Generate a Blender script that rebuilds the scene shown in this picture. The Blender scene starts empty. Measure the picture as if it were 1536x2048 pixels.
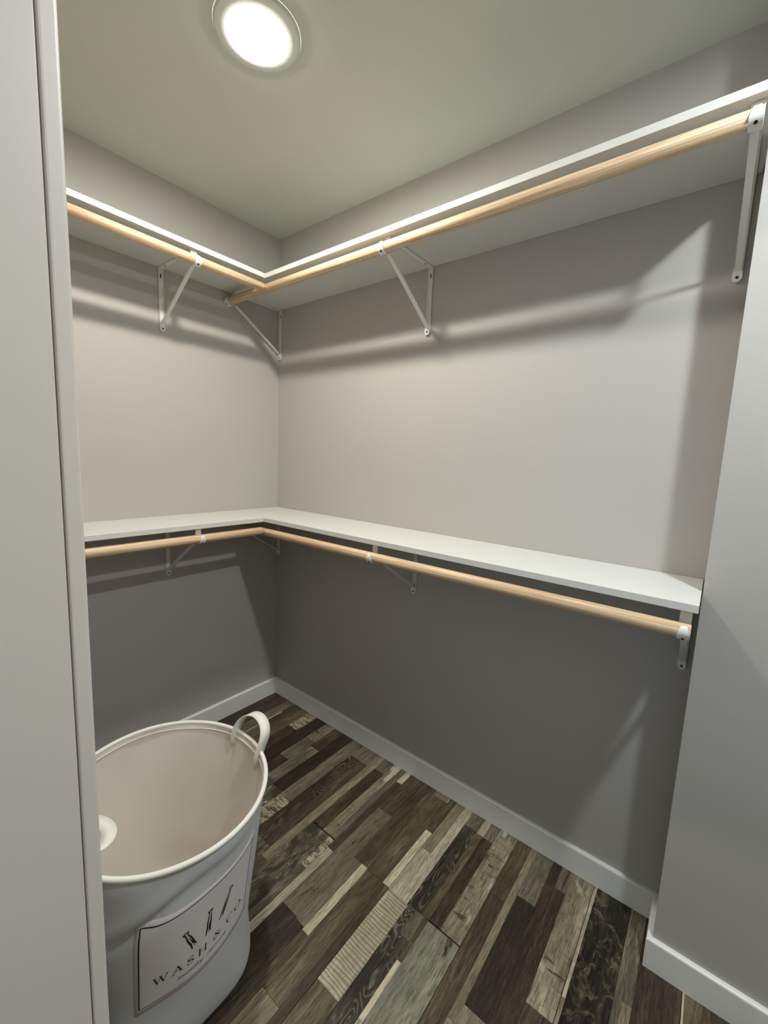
import bpy, bmesh, math, random
from mathutils import Vector, Matrix
sc = bpy.context.scene
COL = sc.collection
random.seed(7)

# ---------------------------------------------------------------- camera, world, exposure
cam_d = bpy.data.cameras.new('camera'); cam = bpy.data.objects.new('camera', cam_d); COL.objects.link(cam)
cam_d.sensor_fit = 'HORIZONTAL'; cam_d.sensor_width = 36.0; cam_d.lens = 840.98 / 1536 * 36.0
cam_d.clip_start = 0.02
yaw, pitch, roll = math.radians(38.27238), math.radians(7.50520), math.radians(2.43463)
fw = Vector((-math.sin(yaw)*math.cos(pitch), math.cos(yaw)*math.cos(pitch), -math.sin(pitch)))
rt = Vector((math.cos(yaw), math.sin(yaw), 0)); up = rt.cross(fw)
r2 = rt*math.cos(roll) + up*math.sin(roll); u2 = -rt*math.sin(roll) + up*math.cos(roll)
M = Matrix((r2, u2, -fw)).transposed().to_4x4(); M.translation = Vector((1.87589, -1.43379, 1.37561))
cam.matrix_world = M
sc.camera = cam

world = bpy.data.worlds.new('world'); sc.world = world; world.use_nodes = True
world.node_tree.nodes['Background'].inputs[0].default_value = (0.66, 0.84, 1.0, 1)
world.node_tree.nodes['Background'].inputs[1].default_value = 0.42
LAMP = 425.0
sc.view_settings.view_transform = 'Standard'; sc.view_settings.look = 'None'
sc.view_settings.gamma = 1.0; sc.view_settings.use_curve_mapping = False
sc.view_settings.exposure = 0.0

# ---------------------------------------------------------------- measured sizes (metres)
H = 2.44; ZU = 2.098; ZL = 1.0786; T = 0.019; D = 0.2945; DL = 0.2865
XE = 1.8735; XR = 1.876; JOG = 0.153; HB = 0.0893; TB = 0.014
YF = -1.30; YO = -1.42; XJ = 1.40; XJ2 = 2.34; XEND = 3.10

# ---------------------------------------------------------------- helpers
def obj(name, bm, mat=None, parent=None, smooth=False, loc=None):
    me = bpy.data.meshes.new(name); bm.to_mesh(me); bm.free()
    o = bpy.data.objects.new(name, me); COL.objects.link(o)
    if mat: me.materials.append(mat)
    if smooth:
        for p in me.polygons: p.use_smooth = True
    if parent: o.parent = parent
    if loc is not None: o.location = loc
    return o
def empty(name, loc, rz=0):
    o = bpy.data.objects.new(name, None); COL.objects.link(o); o.location = loc
    o.rotation_euler = (0, 0, rz); o.empty_display_size = 0.05
    return o
def tag(o, label, cat, group=None):
    o['label'] = label; o['category'] = cat
    if group: o['group'] = group
    return o
def struct(o): o['kind'] = 'structure'; return o
def box(bm, a, b, bev=0.0, seg=2):
    x0, y0, z0 = [min(p, q) for p, q in zip(a, b)]; x1, y1, z1 = [max(p, q) for p, q in zip(a, b)]
    r = bmesh.ops.create_cube(bm, size=1.0)
    vs = r['verts']
    for v in vs:
        v.co = Vector(((x0+x1)/2 + v.co.x*(x1-x0), (y0+y1)/2 + v.co.y*(y1-y0), (z0+z1)/2 + v.co.z*(z1-z0)))
    if bev:
        es = list({e for v in vs for e in v.link_edges})
        bmesh.ops.bevel(bm, geom=es, offset=bev, segments=seg, profile=0.6, affect='EDGES')
    return bm
def B(a, b, bev=0.0, seg=2): return box(bmesh.new(), a, b, bev, seg)
def prism(bm, pts, x0, x1):
    """closed outline in the y-z plane extruded along x"""
    n = len(pts)
    A = [bm.verts.new((x0, p[0], p[1])) for p in pts]; C = [bm.verts.new((x1, p[0], p[1])) for p in pts]
    bm.faces.new(A); bm.faces.new(C[::-1])
    for i in range(n): bm.faces.new((A[i], C[i], C[(i+1) % n], A[(i+1) % n]))
    bmesh.ops.recalc_face_normals(bm, faces=bm.faces[:])
def tube(bm, pts, r, seg=10, closed=False, caps=True, flat=1.0):
    pts = [Vector(p) for p in pts]; n = len(pts); rings = []
    prev = None
    for i, p in enumerate(pts):
        if closed: d = pts[(i+1) % n] - pts[(i-1) % n]
        else: d = pts[min(i+1, n-1)] - pts[max(i-1, 0)]
        d.normalize()
        ref = Vector((0, 0, 1)) if abs(d.z) < 0.9 else Vector((1, 0, 0))
        if prev is None: a = d.cross(ref).normalized()
        else: a = (prev - d*prev.dot(d)).normalized()
        prev = a; b = d.cross(a)
        rings.append([bm.verts.new(p + a*math.cos(t)*r + b*math.sin(t)*r*flat) for t in [2*math.pi*k/seg for k in range(seg)]])
    m = n if closed else n-1
    for i in range(m):
        R0, R1 = rings[i], rings[(i+1) % n]
        for k in range(seg): bm.faces.new((R0[k], R0[(k+1) % seg], R1[(k+1) % seg], R1[k]))
    if caps and not closed: bm.faces.new(rings[0]); bm.faces.new(rings[-1])
    bmesh.ops.recalc_face_normals(bm, faces=bm.faces[:])

# ---------------------------------------------------------------- materials
def nmat(name):
    m = bpy.data.materials.new(name); m.use_nodes = True
    nt = m.node_tree; bs = nt.nodes['Principled BSDF']
    return m, nt, bs
def node(nt, typ, **kw):
    n = nt.nodes.new(typ)
    for k, v in kw.items():
        if k in n.inputs.keys(): n.inputs[k].default_value = v
        else: setattr(n, k, v)
    return n
def lin(c):
    f = lambda v: v/12.92 if v <= 0.04045 else ((v+0.055)/1.055)**2.4
    return tuple(f(x/255.0) for x in c) + (1.0,)
def mixc(nt, fac, a, b, mode='MIX'):
    n = nt.nodes.new('ShaderNodeMix'); n.data_type = 'RGBA'; n.blend_type = mode; n.clamp_factor = True
    for sock, v in ((n.inputs[0], fac), (n.inputs[6], a), (n.inputs[7], b)):
        if isinstance(v, (int, float)): sock.default_value = v
        elif isinstance(v, tuple): sock.default_value = v
        else: nt.links.new(v, sock)
    return n.outputs[2]
def ramp(nt, src, stops, interp='LINEAR'):
    n = nt.nodes.new('ShaderNodeValToRGB'); n.color_ramp.interpolation = interp
    e = n.color_ramp.elements
    while len(e) < len(stops): e.new(0.5)
    for i, (p, c) in enumerate(stops):
        e[i].position = p; e[i].color = c if isinstance(c, tuple) else (c, c, c, 1)
    nt.links.new(src, n.inputs[0]); return n.outputs[0]
def coords(nt, scale=(1, 1, 1), rnd=True):
    tc = nt.nodes.new('ShaderNodeTexCoord'); mp = nt.nodes.new('ShaderNodeMapping')
    mp.inputs['Scale'].default_value = scale
    if rnd:
        oi = nt.nodes.new('ShaderNodeObjectInfo'); mu = nt.nodes.new('ShaderNodeMath'); mu.operation = 'MULTIPLY'
        mu.inputs[1].default_value = 57.0; nt.links.new(oi.outputs['Random'], mu.inputs[0])
        ad = nt.nodes.new('ShaderNodeVectorMath'); ad.operation = 'ADD'
        nt.links.new(tc.outputs['Object'], ad.inputs[0]); nt.links.new(mu.outputs[0], ad.inputs[1])
        nt.links.new(ad.outputs[0], mp.inputs['Vector'])
    else: nt.links.new(tc.outputs['Object'], mp.inputs['Vector'])
    return mp.outputs[0]
def noise(nt, vec, scale, detail=4, rough=0.55, dist=0.0):
    n = node(nt, 'ShaderNodeTexNoise', Scale=scale, Detail=detail, Roughness=rough, Distortion=dist)
    nt.links.new(vec, n.inputs['Vector']); return n.outputs['Fac']
def bump(nt, bs, h, strength, dist=0.001):
    b = node(nt, 'ShaderNodeBump', Strength=strength, Distance=dist)
    nt.links.new(h, b.inputs['Height']); nt.links.new(b.outputs[0], bs.inputs['Normal'])
def paint(name, c, rough=0.6, tex=220, bs_=0.12, var=0.03, spec=0.5):
    m, nt, bs = nmat(name)
    v = coords(nt, rnd=False)
    n1 = noise(nt, v, 2.2, 3); n2 = noise(nt, v, tex, 3)
    c0 = lin(c); d = tuple(x*(1-var) for x in c0[:3]) + (1,)
    nt.links.new(mixc(nt, n1, c0, d), bs.inputs['Base Color'])
    bs.inputs['Roughness'].default_value = rough; bs.inputs['Specular IOR Level'].default_value = spec
    bump(nt, bs, n2, bs_, 0.0006)
    return m
M_wall = paint('wall_paint', (182, 178, 172), 0.5, 260, 0.35)
M_ceil = paint('ceiling_paint', (206, 208, 198), 0.8, 180, 0.2)
M_trim = paint('trim_paint', (236, 235, 228), 0.35, 90, 0.08)
M_jamb = paint('jamb_paint', (222, 211, 197), 0.4, 60, 0.10)
M_shelf = paint('white_melamine', (212, 212, 206), 0.35, 140, 0.05, 0.015)
M_metal = paint('white_powder_coat', (228, 226, 220), 0.3, 400, 0.05)
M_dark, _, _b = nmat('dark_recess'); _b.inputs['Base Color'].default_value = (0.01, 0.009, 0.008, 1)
M_screw, _, _b = nmat('zinc_screw'); _b.inputs['Base Color'].default_value = (0.25, 0.24, 0.22, 1); _b.inputs['Metallic'].default_value = 0.8; _b.inputs['Roughness'].default_value = 0.4
def emis(name, c, s):
    m, nt, bs = nmat(name); bs.inputs['Base Color'].default_value = (0.8, 0.8, 0.8, 1)
    bs.inputs['Emission Color'].default_value = c
    tc = nt.nodes.new('ShaderNodeTexCoord'); mp = nt.nodes.new('ShaderNodeMapping'); mp.inputs['Scale'].default_value = (1, 1, 0)
    ln = nt.nodes.new('ShaderNodeVectorMath'); ln.operation = 'LENGTH'
    nt.links.new(tc.outputs['Object'], mp.inputs['Vector']); nt.links.new(mp.outputs[0], ln.inputs[0])
    mr = nt.nodes.new('ShaderNodeMapRange'); mr.interpolation_type = 'SMOOTHSTEP'       # emission shaped brightest in the middle, to sharpen cast shadows
    mr.inputs['From Min'].default_value = 0.012; mr.inputs['From Max'].default_value = 0.060
    mr.inputs['To Min'].default_value = s*2.6; mr.inputs['To Max'].default_value = s*0.12
    nt.links.new(ln.outputs['Value'], mr.inputs['Value']); nt.links.new(mr.outputs[0], bs.inputs['Emission Strength'])
    return m
M_lamp = emis('warm_white_diffuser', (1.0, 0.965, 0.89, 1), LAMP)
M_lamp2 = emis('cool_white_diffuser', (0.88, 0.95, 1.0, 1), LAMP*1.2)

def pine():
    m, nt, bs = nmat('pine_dowel')
    v = coords(nt, (130, 2.2, 130)); n = noise(nt, v, 1.0, 5, 0.65, 0.5)
    v2 = coords(nt, (260, 4.0, 260)); n2 = noise(nt, v2, 1.0, 3)
    c = ramp(nt, n, [(0.30, lin((178, 140, 104))), (0.44, lin((214, 184, 146))), (0.58, lin((232, 210, 174))), (0.74, lin((192, 154, 114)))])
    c = mixc(nt, ramp(nt, n2, [(0.35, 0.55), (0.6, 0.0)]), c, lin((164, 124, 88)))
    nt.links.new(c, bs.inputs['Base Color']); bs.inputs['Roughness'].default_value = 0.5
    bump(nt, bs, n2, 0.15, 0.0005)
    return m
M_pine = pine()

def fabric(name, c, var=0.06, rough=0.9):
    m, nt, bs = nmat(name)
    v = coords(nt, rnd=False)
    n1 = noise(nt, v, 6, 4); n2 = noise(nt, v, 900, 2)
    c0 = lin(c); d = tuple(x*(1-var*2) for x in c0[:3]) + (1,)
    nt.links.new(mixc(nt, n1, c0, d), bs.inputs['Base Color']); bs.inputs['Roughness'].default_value = rough
    bump(nt, bs, n2, 0.35, 0.0006)
    bs.inputs['Sheen Weight'].default_value = 0.15
    return m
M_canvas = fabric('grey_white_canvas', (204, 204, 203))
M_lining = fabric('pale_lining', (228, 220, 210), 0.04)
M_rim = fabric('cream_piping', (238, 236, 226), 0.02)
M_patch = fabric('printed_patch', (222, 214, 212), 0.02)
M_ink, _, _b = nmat('black_ink'); _b.inputs['Base Color'].default_value = (0.012, 0.011, 0.011, 1); _b.inputs['Roughness'].default_value = 0.7

def wood(name, dark, mid, light, kind='plain'):
    def dsat(c):
        l = 0.35*c[0]+0.5*c[1]+0.15*c[2]; t = (l*1.07, l*0.985, l*0.80); return tuple(a*0.45+b*0.55 for a, b in zip(c, t))
    dark, mid, light = dsat(dark), dsat(mid), dsat(light)
    m, nt, bs = nmat(name)
    g = noise(nt, coords(nt, (46, 4.5, 1)), 1.0, 7, 0.68, 1.1)
    fine = noise(nt, coords(nt, (300, 24, 1)), 1.0, 5, 0.68, 0.4)
    big = noise(nt, coords(nt, (9, 2.5, 1)), 1.0, 3, 0.5, 0.3)
    c = ramp(nt, g, [(0.32, lin(dark)), (0.50, lin(mid)), (0.68, lin(light))])
    c = mixc(nt, ramp(nt, big, [(0.38, 0.65), (0.60, 0.0)]), c, lin(dark))
    c = mixc(nt, ramp(nt, fine, [(0.38, 0.30 if kind == 'stripe' else 0.75), (0.52, 0.0)]), c, tuple(x*0.5 for x in lin(dark)[:3]) + (1,))
    c = mixc(nt, ramp(nt, fine, [(0.56, 0.0), (0.75, 0.35)]), c, lin(light))
    if kind == 'birch':
        t = noise(nt, coords(nt, (13, 75, 1)), 1.0, 4, 0.6, 0.9)
        area = noise(nt, coords(nt, (10, 6, 1)), 1.0, 2)
        k = mixc(nt, ramp(nt, area, [(0.42, 0.0), (0.55, 1.0)]), (0, 0, 0, 1), ramp(nt, t, [(0.56, 0.0), (0.64, 0.9)]))
        c = mixc(nt, k, c, lin((62, 56, 44)))
        w = noise(nt, coords(nt, (22, 9, 1)), 1.0, 2)
        c = mixc(nt, ramp(nt, w, [(0.60, 0.0), (0.72, 0.8)]), c, lin((206, 200, 182)))
    if kind == 'stripe':
        wv = node(nt, 'ShaderNodeTexWave', Scale=30.0, Distortion=4.5, Detail=4.0); wv.bands_direction = 'Y'
        wv.inputs['Detail Scale'].default_value = 1.4
        nt.links.new(coords(nt, (0.35, 1, 1)), wv.inputs['Vector'])
        c = mixc(nt, ramp(nt, wv.outputs['Fac'], [(0.20, 0.55), (0.62, 0.0)]), c, lin((96, 90, 72)))
    if kind == 'tick':
        t = noise(nt, coords(nt, (30, 95, 1)), 1.0, 3, 0.6, 1.2)
        c = mixc(nt, ramp(nt, t, [(0.50, 0.0), (0.57, 0.85)]), c, lin((66, 58, 46)))
    if kind == 'swirl':
        nz = node(nt, 'ShaderNodeTexNoise', Scale=2.6, Detail=2.0, Roughness=0.35, Distortion=0.3); vc = coords(nt, (7.0, 1.3, 1))
        nt.links.new(vc, nz.inputs['Vector'])
        mm = nt.nodes.new('ShaderNodeMath'); mm.operation = 'MULTIPLY'; mm.inputs[1].default_value = 26.0
        nt.links.new(nz.outputs['Fac'], mm.inputs[0])
        fr = nt.nodes.new('ShaderNodeMath'); fr.operation = 'PINGPONG'; fr.inputs[1].default_value = 0.5
        nt.links.new(mm.outputs[0], fr.inputs[0])
        msk = noise(nt, coords(nt, (12, 4, 1)), 1.0, 3, 0.6)
        k = mixc(nt, ramp(nt, msk, [(0.40, 0.0), (0.62, 1.0)]), (0, 0, 0, 1), ramp(nt, fr.outputs[0], [(0.28, 0.0), (0.47, 0.60)]))
        c = mixc(nt, k, c, lin((150, 144, 122)))
    if kind == 'mottle':
        t = noise(nt, coords(nt, (26, 14, 1)), 1.0, 6, 0.7, 1.5)
        c = mixc(nt, ramp(nt, t, [(0.50, 0.0), (0.66, 0.75)]), c, lin((126, 118, 88)))
    if kind == 'marble':
        t = noise(nt, coords(nt, (14, 7, 1)), 1.0, 5, 0.65, 1.8)
        c = mixc(nt, ramp(nt, t, [(0.44, 0.9), (0.52, 0.0)]), c, lin((60, 54, 42)))
        c = mixc(nt, ramp(nt, t, [(0.60, 0.0), (0.72, 0.9)]), c, lin((212, 208, 190)))
    if kind == 'scar':
        t = noise(nt, coords(nt, (26, 5, 1)), 1.0, 6, 0.7, 1.0)
        c = mixc(nt, ramp(nt, t, [(0.60, 0.0), (0.66, 0.9)]), c, lin((44, 34, 26)))
    nt.links.new(c, bs.inputs['Base Color'])
    bs.inputs['Roughness'].default_value = 0.42; bs.inputs['Specular IOR Level'].default_value = 0.4
    bump(nt, bs, fine, 0.25, 0.0006)
    return m
W = {
 'brown':  wood('weathered_brown_wood', (64, 47, 33), (98, 78, 60), (130, 108, 86)),
 'dark':   wood('dark_brown_wood', (44, 32, 23), (74, 57, 43), (106, 86, 66)),
 'red':    wood('reddish_brown_wood', (50, 32, 22), (84, 60, 43), (116, 90, 68), 'scar'),
 'olive':  wood('olive_brown_wood', (72, 60, 38), (112, 97, 70), (140, 124, 94)),
 'taupe':  wood('taupe_wood', (96, 83, 70), (126, 112, 98), (146, 132, 116), 'scar'),
 'grey':   wood('grey_washed_wood', (80, 76, 64), (120, 116, 102), (152, 148, 132)),
 'blue':   wood('blue_grey_wood', (104, 110, 100), (144, 150, 138), (166, 170, 158), 'scar'),
 'light':  wood('pale_strip_wood', (176, 164, 140), (206, 196, 172), (220, 212, 190)),
 'tan':    wood('pale_tan_wood', (116, 104, 82), (150, 138, 114), (176, 166, 142)),
 'birch':  wood('birch_bark_wood', (104, 94, 74), (152, 144, 122), (182, 176, 156), 'birch'),
 'stripe': wood('saw_marked_pale_wood', (158, 150, 128), (194, 188, 166), (212, 208, 190), 'stripe'),
 'tick':   wood('ticked_pale_wood', (150, 142, 118), (190, 184, 160), (208, 204, 186), 'tick'),
 'swirl':  wood('swirl_grain_wood', (34, 28, 20), (62, 54, 42), (92, 84, 68), 'swirl'),
 'brswirl': wood('brown_swirl_wood', (44, 29, 20), (78, 56, 40), (104, 82, 62), 'swirl'),
 'mottle': wood('mottled_dark_wood', (22, 17, 10), (48, 38, 26), (86, 74, 54), 'mottle'),
 'marble': wood('marbled_grey_wood', (70, 64, 50), (116, 112, 96), (150, 146, 130), 'marble'),
 'whitish': wood('whitewashed_wood', (150, 146, 128), (190, 188, 172), (212, 212, 198)),
}

# ---------------------------------------------------------------- room shell
WT = 0.11
struct(obj('wall_left', B((-WT, YO-0.9, -0.02), (0, WT, H)), M_wall))
struct(obj('wall_back', B((0, 0, -0.02), (XEND, WT, H)), M_wall))
struct(obj('wall_back_right', B((XR, -JOG, 0), (XEND, -0.0005, H)), M_wall))
struct(obj('wall_right', B((XEND, YO-0.9, -0.02), (XEND+WT, WT, H)), M_wall))
bm = bmesh.new()
box(bm, (0, YO, 0), (XJ-0.018, YF, H)); box(bm, (XJ2+0.018, YO, 0), (XEND, YF, H)); box(bm, (XJ-0.018, YO, 2.068), (XJ2+0.018, YF, H))
struct(obj('wall_front', bm, M_wall))
struct(obj('ceiling', B((-WT, YO-0.9, H), (XEND+WT, WT, H+0.08)), M_ceil))
floor = struct(obj('floor', B((-WT, YO-0.9, -0.06), (XEND+WT, WT, -0.0045)), M_dark))

# door jamb seen at the left edge of the picture
ja = struct(empty('trim_1', (XJ, YF, 0)))
obj('jamb_board', B((-0.018, -0.1205, 0.0), (-0.0004, -0.0148, 2.068), 0.0010), M_jamb, ja)
obj('edge_strip', B((-0.018, -0.0135, 0.0), (0.0, 0.0015, 2.068), 0.0028, 3), M_jamb, ja)
obj('backing', B((-0.018, -0.016, 0.0), (-0.006, -0.013, 2.068)), M_jamb, ja)
jb = struct(empty('trim_2', (XJ2, YF, 0)))
obj('jamb_board', B((0.0, -0.1205, 0.0), (0.018, 0.0015, 2.068), 0.0012), M_jamb, jb)
obj('head_board', B((XJ-XJ2, -0.1205, 2.05), (0.0, 0.0015, 2.068), 0.0012), M_jamb, jb)

# baseboards: flat board with an eased top edge
def base_profile():
    pts = [(0, 0), (-TB, 0), (-TB, HB-0.006)]
    for k in range(1, 6):
        a = math.pi/2*k/5; pts.append((-TB+0.006*(1-math.cos(a)), HB-0.006+0.006*math.sin(a)))
    pts.append((0, HB)); return pts
def baseboard(name, loc, rz, length, m0=0, m1=0):
    bm = bmesh.new(); prism(bm, base_profile(), 0, length)
    for v in bm.verts: v.co.x += (m0 if v.co.x < length/2 else m1)*v.co.y      # mitred ends
    o = obj(name, bm, M_trim, loc=loc); o.rotation_euler = (0, 0, rz); struct(o)
    return o
baseboard('baseboard_back', (0.0, 0, 0), 0, XR)
baseboard('baseboard_left', (0, -1.30, 0), math.pi/2, 1.30-TB)
baseboard('baseboard_return', (XR, -TB, 0), -math.pi/2, JOG-TB, 0, -1)
baseboard('baseboard_right', (XR, -JOG, 0), 0, XEND-XR, 1, 0)

# ---------------------------------------------------------------- floor boards (each stave its own piece)
S = []   # x0, x1, y0, y1 (distance from the back wall), kind
def P(x0, x1, *runs):
    for y0, y1, k in runs: S.append((x0, x1, y0, y1, k))
P(0.0, .066, (0, .42, 'dark'), (.42, 1.3, 'brown')); P(.066, .128, (0, .30, 'brown'), (.30, 1.3, 'dark')); P(.128, .184, (0, .55, 'grey'), (.55, 1.3, 'olive'))
P(.184, .192, (0, .10, 'brown'), (.10, .33, 'light'), (.33, 1.3, 'grey')); P(.192, .248, (0, .26, 'brown'), (.26, 1.3, 'grey'))
P(.248, .305, (0, .46, 'olive'), (.46, 1.3, 'brown')); P(.305, .367, (0, .150, 'tick'), (.150, .70, 'red'), (.70, 1.3, 'taupe')); P(.367, .437, (0, .52, 'dark'), (.52, 1.3, 'birch'))
P(.437, .500, (0, .15, 'birch'), (.15, .309, 'grey'), (.309, .43, 'red'), (.43, 1.3, 'brown'))
P(.500, .560, (0, .18, 'brown'), (.18, .427, 'grey'), (.427, 1.3, 'olive')); P(.560, .626, (0, .44, 'dark'), (.44, .66, 'marble'), (.66, 1.3, 'brown'))
P(.626, .690, (0, .455, 'grey'), (.455, .80, 'tick'), (.80, 1.3, 'brown'))
P(.690, .748, (0, .101, 'grey'), (.101, .62, 'brswirl'), (.62, 1.3, 'grey')); P(.748, .790, (0, .101, 'taupe'), (.101, .62, 'brown'), (.62, 1.3, 'marble'))
P(.790, .825, (0, .66, 'tan'), (.66, 1.3, 'olive')); P(.825, .878, (0, .092, 'grey'), (.092, .452, 'red'), (.457, 1.3, 'marble'))
P(.878, .917, (0, .452, 'birch'), (.457, 1.3, 'marble')); P(.917, .943, (0, .452, 'grey'), (.457, .591, 'tick'), (.591, 1.3, 'grey'))
P(.943, .970, (0, .087, 'light'), (.087, .490, 'brown'), (.490, 1.3, 'whitish')); P(.970, 1.038, (0, .241, 'brown'), (.241, .709, 'taupe'), (.709, 1.3, 'dark'))
P(1.038, 1.075, (0, .457, 'brown'), (.457, .714, 'taupe'), (.714, 1.3, 'dark')); P(1.075, 1.101, (0, .457, 'brown'), (.457, .721, 'light'), (.721, 1.3, 'brown'))
P(1.101, 1.168, (0, .043, 'tan'), (.043, .461, 'olive'), (.461, .874, 'olive'), (.874, 1.3, 'tan')); P(1.168, 1.195, (0, .201, 'olive'), (.201, .461, 'light'), (.461, 1.3, 'brown'))
P(1.195, 1.234, (0, .272, 'tan'), (.272, .465, 'whitish')); P(1.234, 1.268, (0, .225, 'whitish'), (.225, .465, 'whitish'))
P(1.195, 1.272, (.465, .772, 'stripe'), (.772, 1.3, 'olive'))
P(1.268, 1.320, (0, .085, 'grey'), (.085, .46, 'swirl')); P(1.272, 1.300, (.46, 1.3, 'swirl')); P(1.300, 1.331, (.46, .545, 'grey'), (.545, 1.3, 'swirl'))
P(1.320, 1.345, (0, .09, 'whitish'), (.09, .46, 'olive')); P(1.331, 1.345, (.46, .60, 'olive'), (.60, .76, 'light'), (.76, 1.3, 'whitish'))
P(1.345, 1.384, (0, .092, 'grey'), (.092, .458, 'red')); P(1.384, 1.450, (0, .458, 'birch')); P(1.345, 1.450, (.462, 1.3, 'blue'))
P(1.450, 1.500, (0, .26, 'olive'), (.26, 1.3, 'brown')); P(1.500, 1.521, (0, .615, 'tan'), (.615, 1.3, 'tan'))
P(1.521, 1.577, (0, .211, 'grey'), (.211, .566, 'dark'), (.566, 1.3, 'tan')); P(1.577, 1.606, (0, .106, 'dark'), (.106, .566, 'red'), (.566, 1.3, 'tan'))
P(1.606, 1.640, (0, .106, 'taupe'), (.106, .80, 'dark'), (.80, 1.3, 'grey')); P(1.640, 1.7075, (0, .459, 'birch'), (.459, 1.3, 'brown'))
P(1.7075, 1.717, (0, .386, 'whitish'), (.386, 1.3, 'tan')); P(1.717, 1.815, (0, .72, 'mottle'), (.72, 1.3, 'brown'))
P(1.815, 1.832, (0, .66, 'grey'), (.66, 1.3, 'dark')); P(1.832, 1.855, (0, .294, 'grey'), (.294, 1.3, 'tan'))
P(1.855, 1.954, (0, .62, 'red'), (.62, 1.3, 'mottle')); P(1.954, 1.960, (0, .55, 'light'), (.55, 1.3, 'brown')); P(1.960, 2.015, (0, .5, 'olive'), (.5, 1.3, 'grey'))
P(2.015, 2.115, (0, .7, 'dark'), (.7, 1.3, 'brown'))
kinds = ['brown', 'dark', 'grey', 'olive', 'taupe', 'tan', 'birch', 'red', 'stripe']
x = 2.115
while x < XEND:                                     # beyond what the photograph shows
    w = random.choice((.05, .066, .085, .1)); y = 0.0
    while y < 1.3:
        l = random.uniform(.3, .7); S.append((x, min(x+w, XEND), y, min(y+l, 1.3), random.choice(kinds))); y += l
    x += w
x = 0.0
while x < XEND:                                     # doorway and hall side
    w = random.choice((.066, .085, .12)); y = 1.3
    while y < 2.32:
        l = random.uniform(.35, .8); S.append((x, min(x+w, XEND), y, min(y+l, 2.32), random.choice(kinds))); y += l
    x += w
SEAMS = (.184, .437, .690, .943, 1.195, 1.450, 1.7075, 1.954)
for (x0, x1, y0, y1, k) in S:
    if x1-x0 < 0.003 or y1-y0 < 0.003: continue
    gl = 0.0009 if any(abs(x0-s) < .002 for s in SEAMS) else 0.0002
    gr = 0.0009 if any(abs(x1-s) < .002 for s in SEAMS) else 0.0002
    gy = 0.0004
    h = 0.0045
    xa, xb, ya, yb = x0+gl, x1-gr, -y0-gy, -y1+gy
    cx, cy = (xa+xb)/2, (ya+yb)/2
    bm = bmesh.new(); box(bm, (xa-cx, yb-cy, -h), (xb-cx, ya-cy, 0))
    o = obj('plank', bm, W[k], floor, loc=(cx, cy, 0))

# ---------------------------------------------------------------- shelves
def shelf_board(a, b, label):
    o = obj('closet_shelf', B(a, b, 0.0012, 2), M_shelf); tag(o, label, 'shelf', 'white closet shelf boards'); return o
shelf_board((0.0006, -D, ZU), (XE, -0.0008, ZU+T), 'long white upper shelf board on the wall facing the doorway, under the ceiling')
shelf_board((0.0006, -1.295, ZU), (DL, -D-0.0007, ZU+T), 'short white upper shelf board on the left wall, under the ceiling')
shelf_board((0.0006, -D, ZL-T), (XE, -0.0008, ZL), 'long white lower shelf board at waist height along the wall facing the doorway')
shelf_board((0.0006, -1.295, ZL-T), (DL, -D-0.0007, ZL), 'short white lower shelf board at waist height on the left wall')

# ---------------------------------------------------------------- hanging rods
RR = 0.0172; YR = -0.2905; ZRU = ZU-0.0415; ZRL = 1.0135; ZRLL = 1.0205
def rod(loc, rz, length, label):
    bm = bmesh.new()
    n = 24; prof = [(0, RR-0.0015), (0.0015, RR), (length-0.0015, RR), (length, RR-0.0015)]
    rings = [[bm.verts.new((r*math.cos(2*math.pi*k/n), t, r*math.sin(2*math.pi*k/n))) for k in range(n)] for t, r in prof]
    for a, b in zip(rings, rings[1:]):
        for k in range(n): bm.faces.new((a[k], a[(k+1) % n], b[(k+1) % n], b[k]))
    bm.faces.new(rings[0]); bm.faces.new(rings[-1]); bmesh.ops.recalc_face_normals(bm, faces=bm.faces[:])
    o = obj('hanging_rod', bm, M_pine, smooth=True, loc=loc); o.rotation_euler = (0, 0, rz)
    for p in o.data.polygons:
        if len(p.vertices) > 4: p.use_smooth = False
    tag(o, label, 'rod', 'pine hanging rods'); return o
rod((0.006, YR, ZRU), -math.pi/2, 1.857, 'long round pine hanging rod under the front edge of the upper shelf')
rod((-YR, -1.294, ZRU), 0, 1.294+YR-RR-0.001, 'short round pine hanging rod under the upper shelf on the left wall')
rod((0.006, YR, ZRL), -math.pi/2, 1.859, 'long round pine hanging rod under the lower shelf facing the doorway')
rod((-YR, -1.294, ZRLL), 0, 1.294+YR-RR-0.001, 'short round pine hanging rod under the lower shelf on the left wall')

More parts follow.
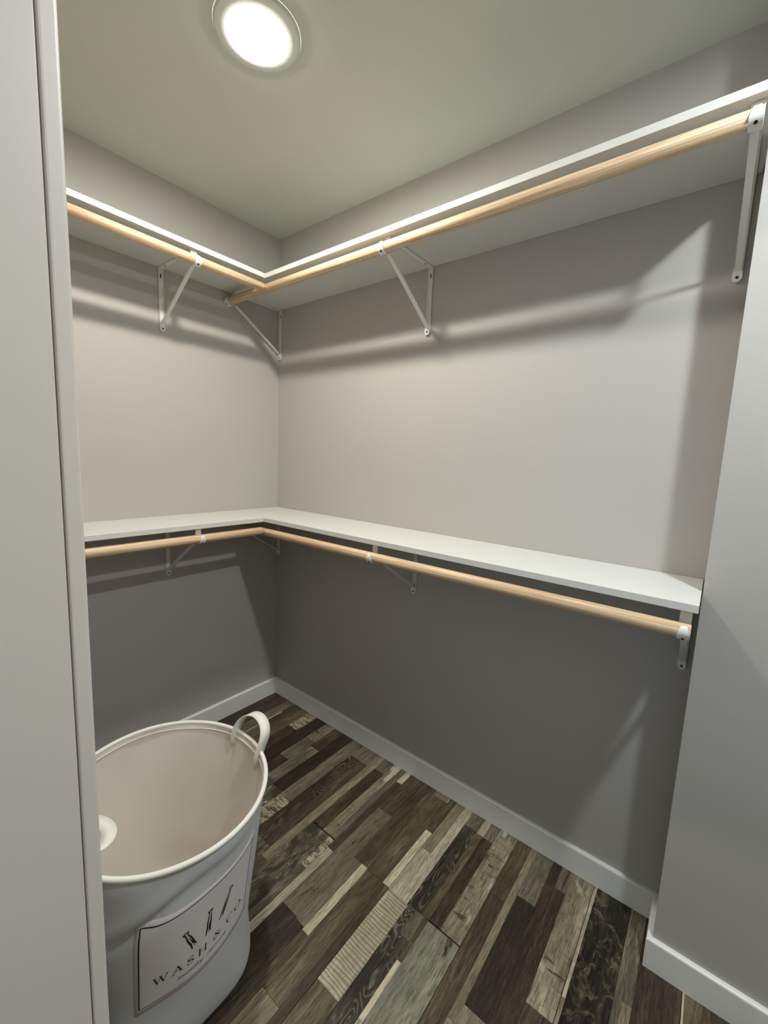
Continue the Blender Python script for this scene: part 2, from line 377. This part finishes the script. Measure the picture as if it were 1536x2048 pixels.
# ---------------------------------------------------------------- shelf and rod brackets
def build_bracket(rod_drop, label, loc, rz):
    """local: wall plane y=0, shelf underside z=0; reaches out along -y"""
    t = empty('shelf_bracket', loc, rz)
    # channel-shaped wall leg with side flanges
    bm = bmesh.new(); w = 0.010
    box(bm, (-w, -0.0022, -0.232), (w, -0.0004, -0.0004), 0.0004, 1)
    box(bm, (-w, -0.0075, -0.215), (-w+0.0016, -0.0004, -0.004), 0.0004, 1); box(bm, (w-0.0016, -0.0075, -0.215), (w, -0.0004, -0.004), 0.0004, 1)
    obj('wall_leg', bm, M_metal, t)
    bm = bmesh.new(); box(bm, (-0.0105, -0.272, -0.0020), (0.0105, -0.0024, -0.0004), 0.0004, 1)
    box(bm, (-0.0105, -0.262, -0.0040), (-0.009, -0.006, -0.0004), 0.0004, 1); box(bm, (0.009, -0.262, -0.0040), (0.0105, -0.006, -0.0004), 0.0004, 1)
    obj('shelf_arm', bm, M_metal, t)
    # diagonal strut, a shallow channel
    zc = -rod_drop; yr = YR
    a = Vector((0, -0.009, -0.222)); b = Vector((0, yr+0.026, zc-0.010))
    d = (b-a).normalized(); nrm = Vector((0, d.z, -d.y))
    if nrm.y > 0: nrm = -nrm
    bm = bmesh.new()
    def slab(x0, x1, n0, n1, s0=0.0, s1=1.0):
        vs = []
        L = (b-a).length
        for s in (s0, s1):
            p = a + d*(L*s)
            for xx, nn in ((x0, n0), (x1, n0), (x1, n1), (x0, n1)):
                vs.append(bm.verts.new((xx, p.y+nrm.y*nn, p.z+nrm.z*nn)))
        for f in ((0, 1, 2, 3), (7, 6, 5, 4), (0, 4, 5, 1), (1, 5, 6, 2), (2, 6, 7, 3), (3, 7, 4, 0)): bm.faces.new([vs[i] for i in f])
    slab(-0.0068, 0.0068, 0.0, 0.0016); slab(-0.0068, -0.0052, -0.0045, 0.0, 0.03, 0.97); slab(0.0052, 0.0068, -0.0045, 0.0, 0.03, 0.97)
    bmesh.ops.recalc_face_normals(bm, faces=bm.faces[:])
    obj('strut', bm, M_metal, t)
    # rounded foot tab with a flat dark disc for the shade in its hole
    bm = bmesh.new(); pts = []
    for k in range(13):
        an = math.pi + math.pi*k/12; pts.append((0.0105*math.cos(an), -0.238 + 0.0105*math.sin(an)))
    pts += [(0.0095, -0.215), (-0.0095, -0.215)]
    A = [bm.verts.new((p[0], -0.0105, p[1])) for p in pts]; C = [bm.verts.new((p[0], -0.0024, p[1])) for p in pts]
    bm.faces.new(A); bm.faces.new(C[::-1])
    for i in range(len(pts)): bm.faces.new((A[i], C[i], C[(i+1) % len(pts)], A[(i+1) % len(pts)]))
    bmesh.ops.recalc_face_normals(bm, faces=bm.faces[:])
    foot = obj('foot_tab', bm, M_metal, t)
    def disc(name, c, axis, r, depth, mat, par, sx=1.0, sz=1.0):  # near-black discs stand in for the shade inside open holes
        bm = bmesh.new(); bmesh.ops.create_cone(bm, cap_ends=True, segments=14, radius1=r, radius2=r, depth=depth)
        q = Vector((0, 0, 1)).rotation_difference(Vector(axis))
        for v in bm.verts:
            v.co = q @ v.co; v.co.x *= sx; v.co.z *= sz; v.co += Vector(c)
        return obj(name, bm, mat, par)
    disc('dark_hole_disc', (0, -0.0108, -0.238), (0, 1, 0), 0.0034, 0.0012, M_dark, foot)
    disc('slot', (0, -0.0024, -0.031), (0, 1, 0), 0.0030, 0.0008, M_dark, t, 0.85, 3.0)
    disc('dark_hole_disc', (0, -0.045, -0.0028), (0, 0, 1), 0.0030, 0.0010, M_dark, t)  # arm hole, its shade put in as a dark disc
    # rod cup: hanger plate behind the rod, then a strap that curls under and up the front
    bm = bmesh.new(); r0 = RR+0.0003; r1 = RR+0.0032; w = 0.0115
    prof = []
    angs = [math.radians(v) for v in range(0, 236, 12)]   # 0 = back(+y), going down under to the front
    def pt(an, r): return (yr + r*math.cos(an), zc - r*math.sin(an))
    inner = [pt(an, r0) for an in angs]; outer = [pt(an, r1) for an in angs]
    inner = [(inner[0][0], -0.0026)] + inner; outer = [(outer[0][0], -0.0026)] + outer
    nI = len(inner)
    rows = []
    for i in range(nI):
        ww = w if i < nI-5 else w*(1-0.10*(i-(nI-6)))
        rows.append([bm.verts.new((xx, *p)) for xx, p in ((-ww, inner[i]), (ww, inner[i]), (ww, outer[i]), (-ww, outer[i]))])
    for i in range(nI-1):
        for k in range(4): bm.faces.new((rows[i][k], rows[i][(k+1) % 4], rows[i+1][(k+1) % 4], rows[i+1][k]))
    bm.faces.new(rows[0]); bm.faces.new(rows[-1]); bmesh.ops.recalc_face_normals(bm, faces=bm.faces[:])
    cup = obj('rod_cup', bm, M_metal, t)
    an = math.radians(132); c = pt(an, r1+0.0001)
    disc('dark_hole_disc', (0, c[0], c[1]), (0, math.cos(an), -math.sin(an)), 0.0034, 0.0014, M_dark, cup)  # hole in the cup, its darkness painted as a flat disc
    tag(t, label, 'bracket', 'white shelf and rod brackets')
    return t
def copy_tree(o, parent=None):
    c = o.copy(); COL.objects.link(c); c.parent = parent
    for ch in list(o.children): copy_tree(ch, c)
    return c
def place(src, loc, rz, label):
    c = copy_tree(src); c.location = loc; c.rotation_euler = (0, 0, rz); c['label'] = label; return c
zU0, zL0 = ZU, ZL-T
bu = build_bracket(ZU-ZRU, 'white metal bracket holding the middle of the long upper rod', (.926, 0, zU0), 0)
place(bu, (.0135, 0, zU0), 0, 'white metal bracket in the room corner at the end of the long upper rod')
place(bu, (1.852, 0, zU0), 0, 'white metal bracket at the right end of the upper shelf, seen almost head-on')
place(bu, (0, -.594, zU0), math.pi/2, 'white metal bracket under the upper shelf on the left wall')
bl = build_bracket(zL0-ZRL, 'white metal bracket at the middle of the long lower rod, foot showing below it', (.926, 0, zL0), 0)
place(bl, (.0135, 0, zL0), 0, 'shaded white metal bracket in the room corner under the lower shelf')
place(bl, (1.852, 0, zL0), 0, 'white metal bracket at the right end of the lower shelf')
b4 = build_bracket(zL0-ZRLL, 'shaded white metal bracket under the lower shelf on the left wall', (0, -.594, zL0), math.pi/2)

# ---------------------------------------------------------------- ceiling lights
def revolve(bm, prof, n=64):
    rings = [[bm.verts.new((r*math.cos(2*math.pi*k/n), r*math.sin(2*math.pi*k/n), z)) for k in range(n)] for r, z in prof]
    for a, b in zip(rings, rings[1:]):
        for k in range(n): bm.faces.new((a[k], a[(k+1) % n], b[(k+1) % n], b[k]))
    return rings
def lamp(loc, mat, label):
    t = empty('ceiling_light', loc)
    bm = bmesh.new(); revolve(bm, [(0.108, -0.0002), (0.108, -0.004), (0.104, -0.0075), (0.088, -0.010), (0.0720, -0.0115), (0.0710, -0.006)])
    bm.normal_update()
    if sum(f.normal.z for f in bm.faces) > 0: bmesh.ops.reverse_faces(bm, faces=bm.faces[:])
    obj('trim_ring', bm, M_ceil, t, False)
    bm = bmesh.new(); rg = revolve(bm, [(0.0705, -0.008), (0.0703, -0.0140), (0.068, -0.0165), (0.050, -0.0180), (0.02, -0.0185), (0.001, -0.0186)])
    bm.faces.new(rg[-1]); bmesh.ops.recalc_face_normals(bm, faces=bm.faces[:])
    obj('diffuser', bm, mat, t, True)
    tag(t, label, 'ceiling light', 'round ceiling lights'); return t
lamp((0.820, -0.702, H), M_lamp, 'glowing round flush light on the ceiling')
lamp((2.262, -0.745, H), M_lamp2, 'second round flush light, on the ceiling outside the picture to the right')

# ---------------------------------------------------------------- laundry hamper
HZ = 0.5; CT = Vector((.83, -.985)); CB = Vector((.836, -1.0)); RT = (.267, .246); RBm = (.222, .172)
def wrinkle(th, z):
    """soft creases of the canvas: in and out movement in metres"""
    top = max(0.0, 1-(HZ-z)/0.16)
    w = 0.0035*math.sin(3*th+1.0)*math.sin(z*11+0.6) + 0.003*math.sin(7*th+z*14)*(0.35+0.65*top)
    d = z - (0.435 - 0.10*math.exp(-((th+1.05)/0.5)**2) + 0.02*th)          # swag fold hanging under the rim
    w -= 0.010*math.exp(-(d/0.018)**2)*math.exp(-((th+0.55)/0.75)**2)
    w += 0.007*math.exp(-((d-0.035)/0.02)**2)*math.exp(-((th+0.5)/0.8)**2)
    return w*min(1, (HZ-z)/0.03+0.05)*min(1.0, z/0.06+0.15)
def hp(th, z, off=0.0):
    t = z/HZ
    if z < 0.03: k = 1-0.035*(1-z/0.03)**2
    else: k = 1.0
    rx = (RBm[0]+(RT[0]-RBm[0])*t)*k + off + wrinkle(th, z); ry = (RBm[1]+(RT[1]-RBm[1])*t**0.75)*k + off + wrinkle(th, z)
    c = CB.lerp(CT, t); n = 2+1.3*math.exp(-(z/0.08)**2)          # the base is a rounded rectangle
    C_, S_ = math.cos(th), math.sin(th)
    return Vector((c.x+rx*math.copysign(abs(C_)**(2/n), C_), c.y+ry*math.copysign(abs(S_)**(2/n), S_), z))
ham = empty('laundry_hamper', (CB.x, CB.y, 0)); org = Vector((CB.x, CB.y, 0))
NT = 128
def wrap(t): return (t+math.pi) % (2*math.pi) - math.pi
def shell(zs, off, floor_z, flip=False):
    bm = bmesh.new(); rings = []
    for z in zs: rings.append([bm.verts.new(hp(wrap(2*math.pi*k/NT), z, off)-org) for k in range(NT)])
    for a, b in zip(rings, rings[1:]):
        for k in range(NT): bm.faces.new((a[k], a[(k+1) % NT], b[(k+1) % NT], b[k]))
    bm.faces.new(rings[0][::-1])
    if flip: bmesh.ops.reverse_faces(bm, faces=bm.faces[:])
    return bm
zs = [0.001, 0.004, 0.01, 0.018, 0.028] + [0.028+(HZ-0.031)*i/34 for i in range(1, 35)]
body = obj('body', shell(zs, 0, 0), M_canvas, ham, True)
zi = [0.008+(HZ-0.010)*i/30 for i in range(31)]
obj('lining', shell(zi, -0.005, 0, True), M_lining, ham, True)
bm = bmesh.new(); tube(bm, [hp(wrap(2*math.pi*k/NT), HZ)-org+Vector((0, 0, 0.001)) for k in range(NT)], 0.0060, 10, True)
obj('rim', bm, M_rim, ham, True)
bm = bmesh.new(); tube(bm, [hp(wrap(2*math.pi*k/NT), HZ-0.014, -0.0062)-org for k in range(NT)], 0.0016, 6, True)
obj('seam', bm, M_lining, ham, True)
def strap(name, pts, wdirs, width, thick):
    bm = bmesh.new(); rows = []
    n = len(pts)
    for i in range(n):
        d = (pts[min(i+1, n-1)]-pts[max(i-1, 0)]).normalized(); w = wdirs[i].normalized(); w = (w-d*w.dot(d)).normalized(); nn = d.cross(w)
        rows.append([bm.verts.new(pts[i]-org + w*a*width/2 + nn*b*thick/2) for a, b in ((-1, -1), (1, -1), (1, 1), (-1, 1))])
    for i in range(n-1):
        for k in range(4): bm.faces.new((rows[i][k], rows[i][(k+1) % 4], rows[i+1][(k+1) % 4], rows[i+1][k]))
    bm.faces.new(rows[0]); bm.faces.new(rows[-1]); bmesh.ops.recalc_face_normals(bm, faces=bm.faces[:])
    return obj(name, bm, M_rim, ham, True)
def handle(a0, a1, height, lean, bulge):
    p0 = hp(math.radians(a0), HZ, -0.008); p1 = hp(math.radians(a1), HZ, -0.008)
    mid = (p0+p1)/2; half = (p1-p0)/2; am = math.radians((a0+a1)/2); out = Vector((math.cos(am), math.sin(am), 0))
    pts = []; wd = []
    for p, s in ((p0, 0), ):
        pts.append(p + Vector((0, 0, -0.045))); pts.append(p + Vector((0, 0, -0.01)))
    for k in range(1, 24):
        ph = math.pi*k/24
        x = -math.cos(ph) + bulge*math.sin(ph)*(0.35+0.65*(1-math.cos(ph))/2); z = math.sin(ph)**0.8
        pts.append(mid + half*x + Vector((0, 0, height*z)) + out*lean*z)
    pts.append(p1 + Vector((0, 0, -0.01))); pts.append(p1 + Vector((0, 0, -0.045)))
    for p in pts: wd.append(out*1.0 + Vector((0, 0, 0.001)))
    return strap('handle', pts, wd, 0.030, 0.0026)
handle(101, 71, 0.078, 0.034, 0.34)
handle(-101, -72, -0.012, -0.088, 0.15)

# printed patch, bilinear in (angle, height) on the side of the hamper
def lp(u, v, off):
    th = math.radians((1-v)*(-42.5+68.5*u) + v*(-38.5+66.0*u)); z = (1-v)*(.140+.080*u) + v*(.364+.048*u)
    z += 0.016*math.sin(math.pi*u)*(1-v)
    return hp(th, z, off)-org
bm = bmesh.new()
nu, nv = 28, 20; u0, u1, v0, v1 = -0.035, 1.035, -0.055, 1.055
def sheet(bm, off): return [[bm.verts.new(lp(u0+(u1-u0)*i/nu, v0+(v1-v0)*j/nv, off)) for i in range(nu+1)] for j in range(nv+1)]
g = sheet(bm, 0.0014); g2 = sheet(bm, 0.0002)
for j in range(nv):
    for i in range(nu):
        bm.faces.new((g[j][i], g[j][i+1], g[j+1][i+1], g[j+1][i])); bm.faces.new((g2[j][i], g2[j+1][i], g2[j+1][i+1], g2[j][i+1]))
for i in range(nu):
    bm.faces.new((g2[0][i], g2[0][i+1], g[0][i+1], g[0][i])); bm.faces.new((g[nv][i], g[nv][i+1], g2[nv][i+1], g2[nv][i]))
for j in range(nv):
    bm.faces.new((g[j][0], g[j+1][0], g2[j+1][0], g2[j][0])); bm.faces.new((g2[j][nu], g2[j+1][nu], g[j+1][nu], g[j][nu]))
patch = obj('patch', bm, M_patch, ham, True); patch['label'] = 'pinkish white rectangular patch with a black printed frame'
PW, PH = 0.265, 0.225        # size of the frame in metres, for constant stroke width
def stroke(bm, pts, w, closed=False, off=0.0019):
    """ribbon of width w (m) through (u,v) points; w may be a list"""
    fine = []
    n = len(pts); m = n if closed else n-1
    for i in range(m):
        a, b = pts[i], pts[(i+1) % n]; wa = w[i] if isinstance(w, list) else w; wb = w[(i+1) % n] if isinstance(w, list) else w
        L = math.hypot((b[0]-a[0])*PW, (b[1]-a[1])*PH); k = max(1, int(L/0.006))
        for j in range(k): t = j/k; fine.append((a[0]+(b[0]-a[0])*t, a[1]+(b[1]-a[1])*t, wa+(wb-wa)*t))
    if not closed: fine.append((*pts[-1], w[-1] if isinstance(w, list) else w))
    N = len(fine); rows = []
    for i, (u, v, ww) in enumerate(fine):
        p = fine[(i-1) % N] if (closed or i > 0) else fine[i]; q = fine[(i+1) % N] if (closed or i < N-1) else fine[i]
        dx, dy = (q[0]-p[0])*PW, (q[1]-p[1])*PH; L = math.hypot(dx, dy) or 1; nx, ny = -dy/L, dx/L
        rows.append((bm.verts.new(lp(u+nx*ww/2/PW, v+ny*ww/2/PH, off)), bm.verts.new(lp(u-nx*ww/2/PW, v-ny*ww/2/PH, off))))
    for i in range(N if closed else N-1):
        a, b = rows[i], rows[(i+1) % N]; bm.faces.new((a[0], a[1], b[1], b[0]))
def finish(bm, name, par):
    for f in bm.faces:
        f.normal_update()
        c = f.calc_center_median()
        if f.normal.dot(Vector((c.x, c.y, 0))) < 0: f.normal_flip()
    return obj(name, bm, M_ink, par)
bm = bmesh.new()
stroke(bm, [(0, 0), (0, 1)], 0.0032); stroke(bm, [(0, 1), (1, 1)], 0.0026); stroke(bm, [(1, 1), (1, 0)], 0.0018); stroke(bm, [(1, 0), (0, 0)], 0.0012)
finish(bm, 'printed_frame', patch)
def arc(cx, cy, rx, ry, a0, a1, n=16): return [(cx+rx*math.cos(math.radians(a0+(a1-a0)*i/n)), cy+ry*math.sin(math.radians(a0+(a1-a0)*i/n))) for i in range(n+1)]
TH, TN = 0.0030, 0.0013
GL = {
 'W': [([(.08, 1), (.30, 0)], TH), ([(.30, 0), (.52, .95)], TN), ([(.48, 1), (.70, 0)], TH), ([(.70, 0), (.93, 1)], TN), ([(-.02, 1), (.2, 1)], TN), ([(.38, 1), (.58, 1)], TN), ([(.82, 1), (1.02, 1)], TN)],
 'A': [([(.12, 0), (.48, 1)], TN), ([(.48, 1), (.86, 0)], TH), ([(.25, .34), (.70, .34)], TN), ([(0, 0), (.26, 0)], TN), ([(.70, 0), (1, 0)], TN)],
 'S': [(arc(.5, .74, .36, .25, 30, 270, 12)[0:12] + arc(.5, .26, .38, .25, 90, -150, 12), [TN]*4+[0.002]*5+[TH]*7+[0.002]*5+[TN]*4), ([(.82, .98), (.82, .72)], TN), ([(.15, .02), (.15, .28)], TN)],
 'H': [([(.2, 0), (.2, 1)], TH), ([(.8, 0), (.8, 1)], TH), ([(.2, .52), (.8, .52)], TN), ([(.03, 1), (.37, 1)], TN), ([(.63, 1), (.97, 1)], TN), ([(.03, 0), (.37, 0)], TN), ([(.63, 0), (.97, 0)], TN)],
 '&': [([(.98, .05), (.80, .02), (.25, .72), (.26, .88), (.40, .99), (.56, .90), (.55, .74), (.16, .42), (.06, .22), (.20, .03), (.42, -.01), (.64, .14), (.82, .50)], [TN, .002, TH, .002, TN, TN, TN, .002, .0026, .0024, .002, TN, TN]), ([(.68, .52), (.96, .52)], TN)],
 'C': [(arc(.54, .5, .48, .5, 42, 318, 20), [TN]*4+[.0022]*3+[TH]*7+[.0022]*3+[TN]*4), ([(.90, .98), (.90, .70)], TN)],
 'O': [(arc(.5, .5, .48, .5, 0, 360, 28)[:-1], [TH]*3+[.002]*3+[TN]*3+[.002]*3+[TH]*5+[.002]*3+[TN]*3+[.002]*3+[TH]*2)],
}
bm = bmesh.new()
def glyph(ch, ua, ub, va, vb, sh=0.0):
    for pts, w in GL[ch]:
        q = [(ua+(ub-ua)*x+sh*y, va+(vb-va)*y) for x, y in pts]
        stroke(bm, q, w, closed=(ch == 'O'))
for ch, ua, ub, v in (('W', .110, .232, .225), ('A', .258, .345, .218), ('S', .372, .432, .208), ('H', .462, .546, .198), ('&', .598, .684, .205), ('C', .738, .806, .205), ('O', .834, .906, .215)):
    glyph(ch, ua, ub, v, v+.092)
stroke(bm, [(.932, .222), (.932, .234)], 0.0028)
finish(bm, 'lettering', patch)
# small sloping script line
SC = {
 'l': (.5, [[(.1, 1.9), (.1, .1), (.3, 0)]]), 'a': (1, [arc(.4, .5, .36, .5, 40, 330, 10), [(.8, 1), (.76, .1), (.95, 0)]]),
 'u': (1, [[(.08, 1), (.1, .2), (.35, 0), (.65, .2), (.75, 1), (.75, .1), (.92, 0)]]), 'n': (1, [[(.1, 0), (.12, 1), (.12, .6), (.45, 1), (.72, .8), (.75, .1), (.92, 0)]]),
 'd': (1, [arc(.4, .5, .36, .5, 40, 330, 10), [(.8, 1.9), (.76, .1), (.95, 0)]]), 'r': (.75, [[(.1, 0), (.12, 1), (.12, .6), (.4, 1), (.68, .9)]]),
 'y': (1, [[(.08, 1), (.14, .2), (.4, 0), (.72, .3), (.8, 1), (.7, -.4), (.35, -.85), (.05, -.6)]]), 's': (.8, [[(.62, .85), (.35, 1), (.12, .75), (.55, .35), (.4, 0), (.05, .12)]]),
 'e': (.9, [[(.1, .45), (.72, .6), (.6, .95), (.35, 1), (.08, .6), (.15, .1), (.45, 0), (.78, .2)]]), 'v': (.9, [[(.05, 1), (.35, 0), (.8, 1)]]),
 'i': (.5, [[(.1, 1), (.1, .1), (.3, 0)], [(.15, 1.5), (.15, 1.62)]]), 'c': (.85, [arc(.42, .5, .36, .5, 45, 315, 10)]), ' ': (.7, []),
}
text = 'laundry service'; tot = sum(SC[c][0] for c in text); s = (.735-.300)/tot; x = .300
bm = bmesh.new()
for ch in text:
    w, strokes = SC[ch]
    for st in strokes: stroke(bm, [(x+px*s+py*.010, .098 + py*.026) for px, py in st], 0.00125)
    x += w*s
finish(bm, 'script_lettering', patch)
bm = bmesh.new()
def peg(top, bot, wd):
    """line drawing of an old-style clothes peg"""
    dx, dy = bot[0]-top[0], bot[1]-top[1]; L = math.hypot(dx*PW, dy*PH); ax = Vector((dx*PW/L, dy*PH/L)); nx = Vector((-ax.y, ax.x))
    def q(a, b): return (top[0]+(ax.x*a*L+nx.x*b)/PW, top[1]+(ax.y*a*L+nx.y*b)/PH)
    stroke(bm, [q(0.0, -wd*1.5), q(-.01, 0), q(0.03, wd*1.5)], [.003, .0042, .003])
    stroke(bm, [q(0.02, -wd*.9), q(.14, -wd*.55), q(.45, -wd*.95), (q(.75, -wd*.8)), q(1.0, -wd*1.2)], [.004, .0024, .0034, .004, .0022])
    stroke(bm, [q(0.02, wd*.9), q(.14, wd*.5), q(.45, wd*.9), q(.75, wd*.7), q(.93, wd*1.1)], [.003, .0020, .0030, .0045, .002])
    stroke(bm, [q(.30, wd*.1), q(.62, wd*.15), q(.97, wd*.15)], [.0008, .0016, .0008])
peg((.342, .685), (.430, .405), .0048); peg((.549, .705), (.542, .395), .0044); peg((.752, .718), (.662, .405), .0040)
finish(bm, 'peg_drawing', patch)
tag(ham, 'round off-white canvas laundry hamper with a printed patch, standing on the floor', 'hamper')
